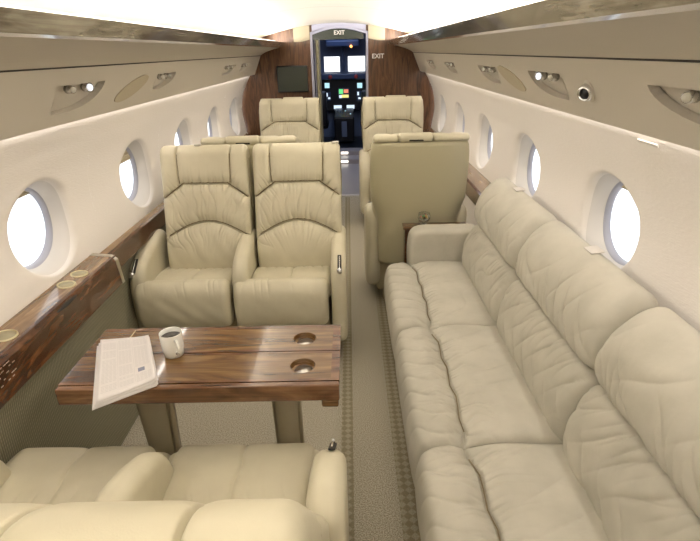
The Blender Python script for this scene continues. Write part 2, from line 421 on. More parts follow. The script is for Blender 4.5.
# raised pale runner between the borders is part of the carpet: thin dark border lines
# ceiling dome
bm = bmesh.new()
CP = resample([(-.86, 1.62), (-.80, 1.675), (-.6, 1.735), (-.3, 1.79), (0, 1.81), (.3, 1.79), (.6, 1.735), (.80, 1.675), (.86, 1.62)], 48, closed=False)
ys = np.linspace(Y0, 5.70, 30); rows = [[bm.verts.new((p[0], y, p[1])) for p in CP] for y in ys]
for a, b in zip(rows, rows[1:]):
    for i in range(len(CP)-1): bm.faces.new((a[i], a[i+1], b[i+1], b[i]))
struct(link('ceiling', bm, M['ceiling']))
# thin transverse joints in the ceiling lining
for j, y in enumerate((1.9, 3.6)):
    bm = bmesh.new(); rows = [[bm.verts.new((p[0], yy, p[1]-.0015)) for p in CP[12:-12]] for yy in (y-.004, y+.004)]
    for i in range(len(rows[0])-1): bm.faces.new((rows[0][i], rows[0][i+1], rows[1][i+1], rows[1][i]))
    struct(link('trim_%d' % (j+5), bm, M['trimpanel']))
# aft bulkhead (behind the camera)
bm = bmesh.new(); box(bm, (0, Y0-.02, .95), (2.3, .04, 1.95)); struct(link('wall_back', bm, M['trimpanel'], smooth=False))

# ---- valances: lower panel carries the passenger service fittings
VX0, VZ0, VX1, VZ1 = .875, 1.335, .797, 1.516
vd = Vector((VX1-VX0, 0, VZ1-VZ0)); VL = vd.length; vd.normalize()
def vpt(sg, y, s, d=0):
    """s: metres up the valance slope, d: metres out of the surface into the cabin"""
    n = Vector((-vd.z, 0, vd.x))      # for the right side, inward and down
    return Vector((sg*(VX0+vd.x*s+n.x*d), y, VZ0+vd.z*s+n.z*d))
def psu_shape(y0, y1, s0, s1):
    """leaf-shaped cut-out: straight top, point at the far top, blunt near bottom"""
    p = [(y0+.02, s1), (y1, s1)]
    for i in range(1, 9):
        t = i/9; p.append((y1-(y1-y0)*.78*(1-math.cos(t*PI/2)) - .01*t, s1-(s1-s0)*math.sin(t*PI/2)))
    p += [(y0, s0), (y0-.005, s0+.01)]
    return p
RECESS = [(-1, 1.70, 2.07, .040, .142), (-1, 2.62, 2.94, .060, .142), (-1, 4.10, 4.55, .06, .14), (-1, 4.75, 5.15, .06, .14),
          (1, 1.76, 2.12, .048, .145), (1, 2.57, 2.95, .055, .142), (1, .84, 1.265, .050, .142), (1, 3.6, 3.98, .06, .14), (1, 4.5, 4.9, .06, .14)]
def build_valance(sg, side):
    bm = bmesh.new()
    sec = [(0, 0), (VL, 0), (VL, -.045), (0, -.045)]
    a = [bm.verts.new(vpt(sg, Y0, *q)) for q in sec]; b = [bm.verts.new(vpt(sg, 5.70, *q)) for q in sec]
    for i in range(4): bm.faces.new((a[i], a[(i+1) % 4], b[(i+1) % 4], b[i]))
    bm.faces.new(a); bm.faces.new(b)
    o = link('trim_valance_'+side, bm, M['trimpanel'], smooth=False); struct(o)
    cb = bmesh.new()
    for r in RECESS:
        if r[0] == sg: prism(cb, psu_shape(*r[1:]), lambda y, s: vpt(sg, y, s, .01), lambda y, s: vpt(sg, y, s, -.026))
    co = link('cutter', cb, M['trimpanel'], smooth=False)
    md = o.modifiers.new('cut', 'BOOLEAN'); md.object = co; md.operation = 'DIFFERENCE'; md.solver = 'EXACT'
    bpy.context.view_layer.update()
    dg = bpy.context.evaluated_depsgraph_get(); me = bpy.data.meshes.new_from_object(o.evaluated_get(dg))
    o.modifiers.clear(); o.data = me; bpy.data.objects.remove(co)
    # upper panel, from the seam to the polished band
    bm = bmesh.new()
    P = resample([(VX1, VZ1+.002), (.745, 1.548), (.65, 1.578), (.55, 1.600)], 16, closed=False)
    Q = [(p[0], p[1]) for p in P]+[(.56, 1.615), (.70, 1.60), (.86, 1.575), (VX1+.03, VZ1+.01)]
    a = [bm.verts.new((sg*x, Y0, z)) for x, z in Q]; b = [bm.verts.new((sg*x, 5.70, z)) for x, z in Q]
    n = len(Q)
    for i in range(n): bm.faces.new((a[i], a[(i+1) % n], b[(i+1) % n], b[i]))
    bm.faces.new(a); bm.faces.new(b)
    struct(link('trim_upper_'+side, bm, M['trimpanel'], smooth=False))
    # dark strip standing in for the shadow in the groove between the panels
    bm = bmesh.new(); box(bm, (sg*(VX1+.004), (Y0+5.7)/2, VZ1+.001), (.012, 5.7-Y0, .005)); struct(link('trim_seam_'+side, bm, M['gap_shade'], smooth=False))
    # polished cove band
    bm = bmesh.new(); Q = [(.560, 1.5945), (.556, 1.588), (.541, 1.594), (.519, 1.636), (.526, 1.641), (.562, 1.612)]
    a = [bm.verts.new((sg*x, Y0, z)) for x, z in Q]; b = [bm.verts.new((sg*x, 5.70, z)) for x, z in Q]; n = 6
    for i in range(n): bm.faces.new((a[i], a[(i+1) % n], b[(i+1) % n], b[i]))
    bm.faces.new(a); bm.faces.new(b)
    struct(link('trim_band_'+side, bm, M['band'], smooth=False))
build_valance(-1, 'left'); build_valance(1, 'right')

# ---- forward bulkhead with doorway
DX0, DX1 = -.25, .305
def door_top(x): return 1.705+.055*math.cos(PI*(x-(DX0+DX1)/2)/(DX1-DX0))
bm = bmesh.new()
YB = 5.70
xs = sorted(set([-1.15, DX0, DX1, 1.15]+list(np.linspace(DX0, DX1, 17))))
for y, fl in ((YB, 0), (YB+.07, 1)):
    for xa, xb in zip(xs, xs[1:]):
        inside = xa >= DX0-1e-6 and xb <= DX1+1e-6
        za, zb = (door_top(xa), door_top(xb)) if inside else (0, 0)
        bm.faces.new([bm.verts.new(p) for p in ((xa, y, za), (xb, y, zb), (xb, y, 1.95), (xa, y, 1.95))])
struct(link('wall_front', bm, M['walnut_z'], smooth=False))
# doorway lining
bm = bmesh.new()
path = [(DX0, 0), (DX0, 1.70)]+[(x, door_top(x)) for x in np.linspace(DX0, DX1, 21)]+[(DX1, 1.70), (DX1, 0)]
def frame_strip(bm, path, y0, y1, t):
    cx = .027
    A = []
    for x, z in path:
        ox = x+(t if x > cx else -t)*(1 if abs(x-cx) > .24 else abs(x-cx)/.24); oz = z+(t if z > 1.69 else 0)
        A.append([bm.verts.new(p) for p in ((x, y0, z), (x, y1, z), (ox, y1, oz), (ox, y0, oz))])
    for a, b in zip(A, A[1:]):
        for i in range(4): bm.faces.new((a[i], a[(i+1) % 4], b[(i+1) % 4], b[i]))
frame_strip(bm, path, YB-.012, YB+.12, .022)
arcp = [(x, door_top(x)+.021) for x in np.linspace(DX0, DX1, 21)]
prism(bm, arcp+[(DX1, 1.85), (DX0, 1.85)], lambda x, z: (x, YB-.012, z), lambda x, z: (x, YB-.001, z))
struct(link('trim_doorway', bm, M['jamb'], smooth=False))
# curved pale portal pieces over the doorway shoulders
for sg, s_ in ((-1, 'left'), (1, 'right')):
    bm = bmesh.new(); pts = []
    xa = DX0-.024 if sg < 0 else DX1+.024
    xb_ = -.44 if sg < 0 else .50
    top = [(xa+(xb_-xa)*i/8, 1.83) for i in range(9)]
    low = [(xa+(xb_-xa)*i/8, 1.66-.04*math.sin(PI*i/16)+.02*(i/8)) for i in range(9)]
    prism(bm, top+low[::-1], lambda x, z: (x, YB-.03, z), lambda x, z: (x, YB-.002, z))
    struct(link('trim_portal_'+s_, bm, M['oval'], smooth=False))
# ---------------- vestibule and cockpit shell
def slab(name, c, s, m): bm = bmesh.new(); box(bm, c, s); return struct(link(name, bm, m, smooth=False))
slab('floor_vestibule', (0, 6.70, -.02), (2.1, 1.9, .04), M['tile'])
slab('floor_step', (0, 7.66, .012), (1.6, .34, .10), M['tile'])
slab('floor_cockpit', (0, 9.2, .05), (2.1, 2.3, .04), M['black'])
slab('wall_vestibule_left', (-.55, 7.0, .95), (.04, 2.5, 1.95), M['jamb'])
slab('wall_vestibule_right', (.50, 7.0, .95), (.04, 2.5, 1.95), M['walnut_z'])
slab('ceiling_vestibule', (0, 7.0, 1.90), (2.1, 2.5, .04), M['slate'])
slab('wall_cockpit_left', (-.95, 9.3, 1.0), (.04, 2.4, 2.1), M['slate'])
slab('wall_cockpit_right', (.95, 9.3, 1.0), (.04, 2.4, 2.1), M['slate'])
slab('ceiling_cockpit', (0, 9.3, 1.92), (2.0, 2.4, .04), M['slate'])
slab('wall_cockpit_aft_left', (-.75, 8.2, 1.0), (.5, .04, 2.0), M['black'])
slab('wall_cockpit_aft_right', (.75, 8.2, 1.0), (.5, .04, 2.0), M['black'])
# nose wall with two windscreen openings
bm = bmesh.new()
wins = [(-.31, -.03), (.115, .42)]
zb0, zb1 = 1.20, 1.455
xs = [-.95, -.31, -.03, .115, .42, .95]; zs = [0, zb0, zb1, 1.95]
for i in range(5):
    for j in range(3):
        if j == 1 and i in (1, 3): continue
        for y in (9.62, 9.68):
            bm.faces.new([bm.verts.new(p) for p in ((xs[i], y, zs[j]), (xs[i+1], y, zs[j]), (xs[i+1], y, zs[j+1]), (xs[i], y, zs[j+1]))])
struct(link('wall_nose', bm, M['slate'], smooth=False))
for k, (a, b) in enumerate(wins):
    bm = bmesh.new(); box(bm, ((a+b)/2, 9.65, (zb0+zb1)/2), (b-a, .01, zb1-zb0)); struct(link('window_%d' % (idx+k), bm, M['pane'], smooth=False))

# ---------------------------------------------------------------- SEATS
def back_section(rec, z0=.42):
    pts = [(.075, .40), (.050, .50), (.062, .60), (.095, .70), (.120, .80), (.148, .92), (.172, 1.03), (.190, 1.075), (.225, 1.10), (.268, 1.09), (.292, 1.04),
           (.285, .90), (.255, .70), (.225, .50), (.205, .40)]
    return [(a+rec*max(0, z-z0)*1.0, z-rec*.06*max(0, z-z0)) for a, z in pts]
def back_disp(hw, seed, allz=9., sf=.60):
    """tufted front: headrest with two vertical seams, gathered band, arched lumbar panel"""
    top = [(-hw, .835), (-hw*.52, .912), (hw*.52, .912), (hw, .835)]
    low = [(-hw*1.0, .60)]+arc(-hw*.93, .64, hw*.93, .64, .075, 16)+[(hw*1.0, .60)]
    vl = [(-hw*sf, .912), (-hw*(sf+.03), 1.2)]; vr = [(hw*sf, .912), (hw*(sf+.03), 1.2)]
    f = snoise(seed+50)
    def d(a, z, w, na, nz):
        fr = np.where((na < .25) | (z > allz), 1.0, 0.0)
        o = seam(w, z, top, .022, .0042, .013, .026, .012, .042, 300, seed)
        o += seam(w, z, low, .022, .0042, .015, .028, .013, .07, 260, seed+3)
        o += seam(w, z, vl, .015, .0034, .005, .016, .003, .02, 200, seed+5)+seam(w, z, vr, .015, .0034, .005, .016, .003, .02, 200, seed+6)
        # long soft folds in the middle band and lumbar panel
        band = np.exp(-((z-.78)/.10)**2)
        o += -.009*band*(1-np.abs(np.sin(w*46+1.1*f(z*14)+1.4*f(w*9))))**3*(.5+.5*np.clip(f(w*21+4), -1, 1))
        o += .0018*f(w*38+z*17)*np.exp(-((z-.55)/.1)**2)
        return o*fr
    return d
def seam_shade_lines(parent, xc, rec, hw, allz, sf, m):  # thin dark tubes added in the seam valleys to paint crease shade
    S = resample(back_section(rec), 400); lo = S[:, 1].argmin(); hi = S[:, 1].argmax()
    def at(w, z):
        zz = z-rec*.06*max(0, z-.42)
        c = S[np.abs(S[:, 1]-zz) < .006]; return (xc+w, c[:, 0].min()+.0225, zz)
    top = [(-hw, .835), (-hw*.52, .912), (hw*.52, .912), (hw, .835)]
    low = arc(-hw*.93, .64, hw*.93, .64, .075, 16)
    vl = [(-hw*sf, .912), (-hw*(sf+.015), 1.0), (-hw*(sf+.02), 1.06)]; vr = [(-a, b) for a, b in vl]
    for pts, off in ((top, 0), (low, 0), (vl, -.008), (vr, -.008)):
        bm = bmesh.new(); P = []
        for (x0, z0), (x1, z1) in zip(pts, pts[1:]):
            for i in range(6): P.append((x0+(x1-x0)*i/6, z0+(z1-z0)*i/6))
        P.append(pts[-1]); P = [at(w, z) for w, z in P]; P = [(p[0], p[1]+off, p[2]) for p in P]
        tube(bm, P, .0026, 8); link('seam_shade_line', bm, m, parent)
def flat_puff(seed, ax, bx, amp=.003, center=True, cdepth=.004):
    f = snoise(seed); g_ = snoise(seed+1)
    def d(a, z, w, na, nz):
        top = np.clip(nz*1.4, 0, 1)
        o = amp*f(w*26+a*18)*g_(a*24-w*11)
        if center: o += -2.2*cdepth*np.exp(-(np.abs(w+.006*f(a*20))/.006)**1.2)-.003*np.exp(-(np.abs(w)/.03)**2)
        # radiating folds from the back crease
        o += -.010*(1-np.abs(np.sin(w*62+1.8*f(a*9))))**3*np.exp(-((a-bx)/.08)**2)
        return o*top
    return d
def leg_puff(seed, zt=.49):
    f = snoise(seed); g_ = snoise(seed+2)
    def d(a, z, w, na, nz):
        o = .0022*f(w*22+z*12)*g_(z*20+w*5)-.006*(1-np.abs(np.sin(w*31+3*f(w*17)+1.3*f(z*12))))**3*np.exp(-((z-zt)/.05)**2)*(.5+.5*f(w*23+3))
        return o
    return d
SEAT_CUSH = [(-.150, .36), (-.165, .41), (-.150, .452), (-.09, .470), (.0, .468), (.08, .455), (.13, .44), (.14, .38), (.10, .34), (-.05, .33)]
LEG_REST = [(-.215, .24), (-.242, .30), (-.245, .38), (-.232, .445), (-.190, .487), (-.145, .480), (-.122, .44), (-.125, .36), (-.135, .28), (-.165, .235)]
def armrest(parent, x, wid, seed, rec=0, ext=0, lever=False, name='armrest', label=None, back=0):
    e = ext
    S = [(-.185-e*.6, .12), (-.200-e*.7, .28), (-.205-e*.7, .40), (-.190-e*.6, .50), (-.150-e*.4, .565), (-.06, .605), (.06, .632), (.16, .650), (.215, .635), (.235, .58), (.23, .40), (.21, .12)]
    S = [(a+back*max(0, min(1, (.1-a)/.2)), z) for a, z in S]
    f = snoise(seed)
    def d(a, z, w, na, nz):
        return .0015*f(a*30+z*21+w*10)-.002*np.exp(-(np.abs(np.abs(w)-wid*.33)/.003)**2)*np.clip(nz+.6, 0, 1)*(nz > -.2)
    o = cushion(name, S, wid, M['leather'], parent, n=90, k=14, er=wid*.40, disp=d, w0=x)
    if label: o['label'] = label
    if lever:
        s = 1 if x > 0 else -1
        yo = back; bm = bmesh.new(); xx = x+s*wid*.08
        box(bm, (xx, -.165-e*.4+yo, .560), (.020, .11, .006), .003, rot=Matrix.Rotation(.62, 3, 'X'))
        lv = link('lever_track', bm, M['gap_shade'], parent)
        bm = bmesh.new(); box(bm, (xx, -.168-e*.4+yo, .566), (.005, .085, .008), .002, rot=Matrix.Rotation(.62, 3, 'X'))
        bmesh.ops.create_uvsphere(bm, u_segments=20, v_segments=12, radius=.014 if not back else .006, matrix=Matrix.Translation((xx, -.208-e*.5+yo, .540)) @ Matrix.Diagonal((1, .9, 1.25, 1)))
        link('recline_lever', bm, M['chrome'], lv)
    return o
def shell_back(parent, hw, x0, rec=0, full=True):
    """smooth hard back: wide above, stepping in below the arm line, with a headrest roll and grip on top"""
    def y_out(z): return .300+.045*(z-.6) + rec*max(0, z-.42)
    prof = [(.30, hw*.84), (.60, hw*.86), (.66, hw*.93), (.72, hw*1.0), (.90, hw*1.02), (1.0, hw*1.01), (1.045, hw*.985), (1.062, hw*.95)]
    zz = np.linspace(.30, 1.062, 36); ww = np.interp(zz, [p[0] for p in prof], [p[1] for p in prof])
    bm = bmesh.new(); rings = []
    for z, h in zip(zz, ww):
        rg = []; n = 40
        for i in range(n+1):
            t = -1+2*i/n; x = h*t
            y = y_out(z)+.028-.06*abs(t)**5*1.0-.012*t*t
            rg.append((x, y, z))
        rg2 = [(x, y-.05 if abs(x) < h*.98 else y-.05, z) for x, y, z in rg[::-1]]
        rings.append([bm.verts.new((x0+p[0], p[1], p[2])) for p in rg+rg2])
    n = len(rings[0])
    for a, b in zip(rings, rings[1:]):
        for i in range(n): bm.faces.new((a[i], a[(i+1) % n], b[(i+1) % n], b[i]))
    bm.faces.new(rings[0]); bm.faces.new(rings[-1])
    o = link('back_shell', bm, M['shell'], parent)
    return o
def headrest_roll(parent, hw, x0, rec=0):
    def mk(nm, xa, xb, r, dz, dy=0):
        yc = .295+rec*.66+dy; zc = 1.083+dz-rec*.04
        S = [(yc+r*1.25*math.cos(t), zc+r*math.sin(t)) for t in np.linspace(0, 2*PI, 10, endpoint=False)]
        return cushion(nm, S, xb-xa, M['leather'], parent, n=36, k=30, er=.014, w0=x0+(xa+xb)/2, disp=None)
    mk('headrest_roll', -hw, -.07*hw/.28, .022, .0); mk('headrest_roll', .24*hw/.28*.5, hw, .022, .0) if False else None
    mk('headrest_roll', -hw*.0+.13, hw, .022, 0)
    g_ = mk('headrest_grip', -.065*hw/.28, .128, .027, .004, .004)
    bm = bmesh.new(); box(bm, (x0+.03, .325+rec*.66, 1.079), (.085, .012, .020), .005); link('grip_opening', bm, M['gap_shade'], g_)

def make_single():
    t = thing('cabin_seat', '', 'seat')
    hw = .282
    bk = cushion('backrest', back_section(0), .555, M['leather'], t, n=420, k=130, er=.035, disp=back_disp(.27, 11))
    seam_shade_lines(bk, 0, 0, .262, 9, .60, M['crease_shade'])
    cushion('seat_cushion', SEAT_CUSH, .44, M['leather'], t, n=80, k=70, er=.03, disp=flat_puff(21, 0, .1))
    cushion('leg_rest', LEG_REST, .45, M['leather'], t, n=80, k=60, er=.03, disp=leg_puff(22))
    armrest(t, -.27, .095, 31, lever=False); armrest(t, .27, .095, 32, lever=True)
    shell_back(t, .285, 0); headrest_roll(t, .275, 0)
    bm = bmesh.new(); box(bm, (0, .03, .2), (.50, .40, .24), .03); box(bm, (0, .03, .05), (.42, .36, .10), .02); link('seat_base', bm, M['leg'], t)
    return t
def copy_tree(o, parent=None):
    c = o.copy(); C.objects.link(c); c.parent = parent
    for ch in o.children: copy_tree(ch, c)
    return c
def make_double(rec=0, ext=0, seed=0, backs=(-.213, .283), seats=(-.275, .245), legs=(-.300, .203), arms=(-.528, -.005, .500), aback=0, guides=True, near=False):
    t = thing('double_seat', '', 'seat')
    for k, (xc, xq, xl) in enumerate(zip(backs, seats, legs)):
        bk = cushion('backrest', back_section(rec), .468, M['leather'], t, n=520, k=150, er=.028 if not near else .034, disp=back_disp(.232, 70+seed+7*k) if rec == 0 else rec_disp(rec, 70+seed+7*k), w0=xc)
        if not near: seam_shade_lines(bk, xc, 0, .226, 9, .60, M['crease_shade'])
        sc = [(a-(ext if a < 0 else 0)-(.055 if near and a < -.1 else 0), z) for a, z in SEAT_CUSH]; lr = [(a-ext, z-(.05 if near else 0)) for a, z in LEG_REST]
        cushion('seat_cushion', sc, .425, M['leather'], t, n=220, k=120, er=.03, disp=flat_puff(90+seed+k, 0, .1), w0=xq)
        cushion('leg_rest', lr, .482, M['leather'], t, n=200, k=110, er=.035, disp=leg_puff(95+seed+k), w0=xl)
        if not near: shell_back(t, .235, xc, rec)
        if not guides: continue
        bm = bmesh.new(); box(bm, (xc+(.21 if k else -.03), .225+rec*.66, 1.103-rec*.04), (.035, .02, .010), .003); link('belt_guide', bm, M['steel'], t)
    for k, (x, wd) in enumerate(zip(arms, (.090, .082, .080))):
        side = k != 1
        armrest(t, x, wd, 41+seed+k, ext=ext, lever=side, back=aback, label=None if not side else ('outer armrest with a recline lever' if (k == 0) == guides else 'aisle armrest with a recline lever'))
    bm = bmesh.new(); box(bm, (0, .03-ext/2, .17), (.90, .36+ext, .20), .03); box(bm, (0, .03-ext/2, .05), (.80, .34+ext, .10), .02); link('seat_base', bm, M['leg'], t)
    return t
def rec_disp(rec, seed):
    b = back_disp(.232, seed, .97, .41)
    def d(a, z, w, na, nz):
        zz = .42+(z-.42)/(1-.06*rec); return b(a-rec*(zz-.42), zz, w, na, nz)
    return d

CX = -.455
d1 = make_double(); d1.location = (CX, 2.50, 0)
tag(d1, 'cream leather two-place seat facing the camera beyond the walnut table, with three armrests', 'seat')
d2 = make_double(rec=.54, ext=.0, seed=5, near=True, backs=(-.276, .216), seats=(-.235, .255), legs=(-.233, .238), arms=(-.500, -.015, .445), aback=.09, guides=False); d2.location = (CX, .985, 0); d2.rotation_euler = (0, 0, PI)
# turned round, its left place comes out on the aisle side
tag(d2, 'nearest cream leather two-place seat, seen over its reclined headrest, in front of the table', 'seat')

s1 = make_single(); G = 'single cabin seats ahead of the sofa and the table'
s1.location = (.525, 3.225, 0); s1.rotation_euler = (0, 0, PI)
tag(s1, 'single seat with its smooth cream back, toned darker as shade, to the camera behind the sofa arm', 'seat', G)
for loc, rz, lab in (((-.465, 3.24, 0), PI, 'single seat back-to-back behind the two-place seat, only its headrest roll showing'),
                     ((-.456, 4.80, 0), 0, 'far cream seat facing aft under the dark wall screen left of the doorway'),
                     ((.532, 4.76, 0), 0, 'far cream seat facing aft right of the doorway below the EXIT lettering')):
    c = copy_tree(s1); c.location = loc; c.rotation_euler = (0, 0, rz); c.scale = (1.03,)*3 if rz == 0 else (1, 1, 1); tag(c, lab, 'seat', G)

# ---------------------------------------------------------------- SOFA
sofa = thing('sofa', 'long beige fabric three-place sofa under the right-hand windows', 'sofa', (.62, 1.56, 0))
OX, OY = .62, 1.56
def sofa_sec(pts): return [(a-OX, z) for a, z in pts]
S_SEAT = sofa_sec([(.335, .13), (.303, .22), (.292, .32), (.298, .385), (.320, .432), (.385, .452), (.46, .448), (.56, .455), (.68, .450), (.78, .435), (.80, .36), (.76, .25), (.60, .15), (.42, .11)])
S_LOW = sofa_sec([(.748, .40), (.725, .47), (.730, .55), (.750, .62), (.778, .664), (.815, .676), (.875, .66), (.92, .60), (.93, .48), (.88, .38), (.80, .36)])
S_UP = sofa_sec([(.822, .668), (.782, .700), (.775, .76), (.798, .835), (.845, .895), (.895, .925), (.940, .918), (.968, .86), (.975, .72), (.965, .50), (.92, .48), (.87, .60)])
def sofa_seat_disp(seed, hwid):
    f = snoise(seed); h = snoise(seed+1)
    pl = [(.468-OX+.006*math.sin(i*2.1)-.030*(abs(-1+2*i/12)**6), -hwid+2*hwid*i/12) for i in range(13)]
    def d(a, z, w, na, nz):
        t = np.clip(nz*1.5+.35, 0, 1)
        o = seam(a, w, pl, .020, .005, .018, .035, .014, .07, 230, seed)*t
        o += -.010*(1-np.abs(np.sin(w*34+a*13+1.5*f(a*11))))**3*np.clip(1-np.abs(a-.38+OX)/.14, 0, 1)
        o += .0035*f(w*13+a*16)*h(a*18-w*7)*np.clip(nz, 0, 1)
        o += -.004*(1-np.abs(np.sin(w*20-a*14+2*f(w*9))))**4*np.exp(-((a-(.62-OX))/.12)**2)*np.clip(nz, 0, 1)
        return o
    return d
def sofa_low_disp(seed):
    f = snoise(seed)
    def d(a, z, w, na, nz):
        fr = np.clip(-na+.5, 0, 1)
        o = -.016*(1-np.abs(np.sin(w*70+(z-.6)*26+1.2*f(z*12)+2.2*f(w*13))))**2.0*np.exp(-((z-.68)/.060)**2)*(.6+.4*f(w*16))
        o += -.010*(1-np.abs(np.sin(w*30+(z-.6)*26+1.6*f(w*9))))**3*np.exp(-((z-.63)/.09)**2)
        o += -.008*(1-np.abs(np.sin(w*28-z*18+f(w*8))))**4*np.exp(-((z-.47)/.08)**2)+.003*f(w*12+z*18)
        return o*fr
    return d
def sofa_up_disp(seed):
    f = snoise(seed); h = snoise(seed+1)
    def d(a, z, w, na, nz):
        fr = np.clip(-na*1.2+.6, 0, 1)
        o = -.018*(1-np.abs(np.sin(w*62-(z-.7)*20+1.2*f(z*9)+2.2*h(w*12))))**2.0*np.exp(-((z-.695)/.060)**2)*(.6+.4*h(w*15))
        o += -.012*(1-np.abs(np.sin(w*26-(z-.7)*20+1.4*f(w*8))))**3*np.exp(-((z-.74)/.075)**2)
        o += -.006*(1-np.abs(np.sin(w*19+z*16+f(w*7))))**4*np.exp(-((z-.82)/.06)**2)+.003*f(w*11+z*14)*h(w*6)
        return o*fr
    return d
bounds = [(1.92, 2.645), (1.20, 1.92), (.48, 1.20)]
for k, (ya, yb_) in enumerate(bounds):
    wd = yb_-ya; yc = (ya+yb_)/2-OY
    f = snoise(200+k)
    def pinch(P, x, wd=wd, am=.014):
        e = abs(x)/(wd/2); return np.c_[np.full(len(P), am*e**8), np.full(len(P), -.010*e**8)]
    sq = cushion('seat_cushion', S_SEAT, wd-.002, M['sofa'], sofa, n=420, k=190, er=.032, disp=sofa_seat_disp(300+k*9, wd/2), axis='y', w0=yc, shift=pinch)
    hwid = wd/2; bm = bmesh.new()
    tube(bm, [(.468-OX+.006*math.sin(i*2.1)-.030*(abs(-1+2*i/12)**6), yc-hwid+2*hwid*i/12, .424) for i in range(1, 12)], .0022, 8); link('seam_shade_line', bm, M['crease_shade'], sq)  # dark tube added in the pleat as painted crease shade
    cushion('lower_back_cushion', S_LOW, wd-.002, M['sofa'], sofa, n=340, k=190, er=.045, disp=sofa_low_disp(400+k*9), axis='y', w0=yc-.006, shift=pinch)
    up = cushion('upper_back_roll', S_UP, wd-.002, M['sofa'], sofa, n=360, k=190, er=.05, disp=sofa_up_disp(500+k*9), axis='y', w0=yc-.006, shift=pinch)
    if k < 2:
        bm = bmesh.new(); box(bm, (.905-OX+.012, yc+(.05 if k == 0 else -.02), .930), (.045, .060, .004), .0015, rot=Matrix.Rotation(-.12, 3, 'Y')); tb = link('sewn_tab', bm, M['reveal'], up); tb['label'] = 'small pale tab on top of the back roll'
def sofa_arm(yc):
    S = [(.455-OX, .30), (.440-OX, .42), (.442-OX, .54), (.458-OX, .592), (.500-OX, .617), (.60-OX, .622), (.72-OX, .622), (.83-OX, .61), (.85-OX, .50), (.84-OX, .30), (.7-OX, .22), (.52-OX, .24)]
    f = snoise(77)
    return cushion('arm', S, .14, M['sofa'], sofa, n=110, k=30, er=.03, axis='y', w0=yc, disp=lambda a, z, w, na, nz: .0015*f(a*20+w*14))
sofa_arm(2.705-OY); sofa_arm(.41-OY)
bm = bmesh.new(); box(bm, (.64-OX, 1.56-OY, .085), (.54, 2.40, .165), .015); b_ = link('sofa_base', bm, M['leg'], sofa)
bm = bmesh.new(); box(bm, (.935-OX, 1.56-OY, .30), (.06, 2.38, .40), .01); link('back_frame', bm, M['leg'], sofa)

# ---------------------------------------------------------------- LEDGES
def ledge_mesh(sg, Q, ya, yb_):
    bm = bmesh.new(); a = [bm.verts.new((sg*x, ya, z)) for x, z in Q]; b = [bm.verts.new((sg*x, yb_, z)) for x, z in Q]; n = len(Q)
    for i in range(n): bm.faces.new((a[i], a[(i+1) % n], b[(i+1) % n], b[i]))
    bm.faces.new(a); bm.faces.new(b); return bm
led = thing('side_ledge', 'polished walnut side ledge with gold cup rings beside the table, nearest on the left', 'ledge', (0, 0, 0))
LY0, LY1 = -.7, 2.03
# front face leans; top slopes up to the wall
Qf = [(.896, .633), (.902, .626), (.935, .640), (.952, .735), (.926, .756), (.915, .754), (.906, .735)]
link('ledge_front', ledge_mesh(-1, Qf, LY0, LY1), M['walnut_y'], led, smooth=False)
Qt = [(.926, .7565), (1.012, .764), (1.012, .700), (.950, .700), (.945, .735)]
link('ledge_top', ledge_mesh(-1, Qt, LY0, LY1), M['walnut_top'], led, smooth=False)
Qe = [(.8945, .630), (.94, .632), (1.012, .690), (1.012, .7665), (.924, .7592), (.903, .741)]
link('ledge_end', ledge_mesh(-1, Qe, LY1-.03, LY1-.008), M['steel'], led, smooth=False)
slope = math.atan2(.0075, .086)
def on_ledge(x, y, dz=0): return Vector((-x, y, .7565+(x-.926)*.0075/.086+dz))
rotl = Matrix.Rotation(slope, 3, 'Y')
for yy, xx, rr in ((1.345, .966, .036), (1.235, .966, .034), (1.715, .966, .033), (1.815, .966, .032), (.9, .966, .036), (.8, .966, .034)):
    p = on_ledge(xx, yy)
    bm = bmesh.new()
    lathe(bm, [(rr-.006, -.002), (rr-.006, .003), (rr-.003, .0045), (rr, .003), (rr, -.002)], 40)
    bmesh.ops.transform(bm, matrix=Matrix.Translation(p) @ rotl.to_4x4(), verts=bm.verts)
    cr = link('cup_ring', bm, M['brass'], led)
    bm = bmesh.new(); cyl(bm, (0, 0, .0), rr-.006, .003); bmesh.ops.transform(bm, matrix=Matrix.Translation(p) @ rotl.to_4x4(), verts=bm.verts)
    link('cup_pad', bm, M['cupbase'], cr)
# latch recess on the front top edge
bm = bmesh.new(); bmesh.ops.create_uvsphere(bm, u_segments=24, v_segments=12, radius=1, matrix=Matrix.Translation((-.909, 1.60, .737)) @ Matrix.Diagonal((.004, .075, .010, 1)))
link('finger_slot', bm, M['gap_shade'], led)
# printed lines on the face near the camera
bm = bmesh.new()
for r_ in range(5):
    z = .728-.012*r_; x = .9015+(z-.64)*.03
    for q in range(9):
        L = random.uniform(.010, .019); y = 1.10+q*.0175+random.uniform(-.002, .002)+(.02 if r_ % 2 else 0)
        if random.random() < .12: continue
        v = [bm.verts.new(p) for p in ((-(.8985+(z-.64)*.082)+.0012, y, z), (-(.8985+(z-.64)*.082)+.0012, y+L*.8, z), (-(.8985+(z-.64)*.082)+.0012, y+L*.8, z+.0035), (-(.8985+(z-.64)*.082)+.0012, y, z+.0035))]
        bm.faces.new(v)
o = link('placard_lettering', bm, M['ledgeink'], led, smooth=False); o['label'] = 'lines of tiny pale lettering'

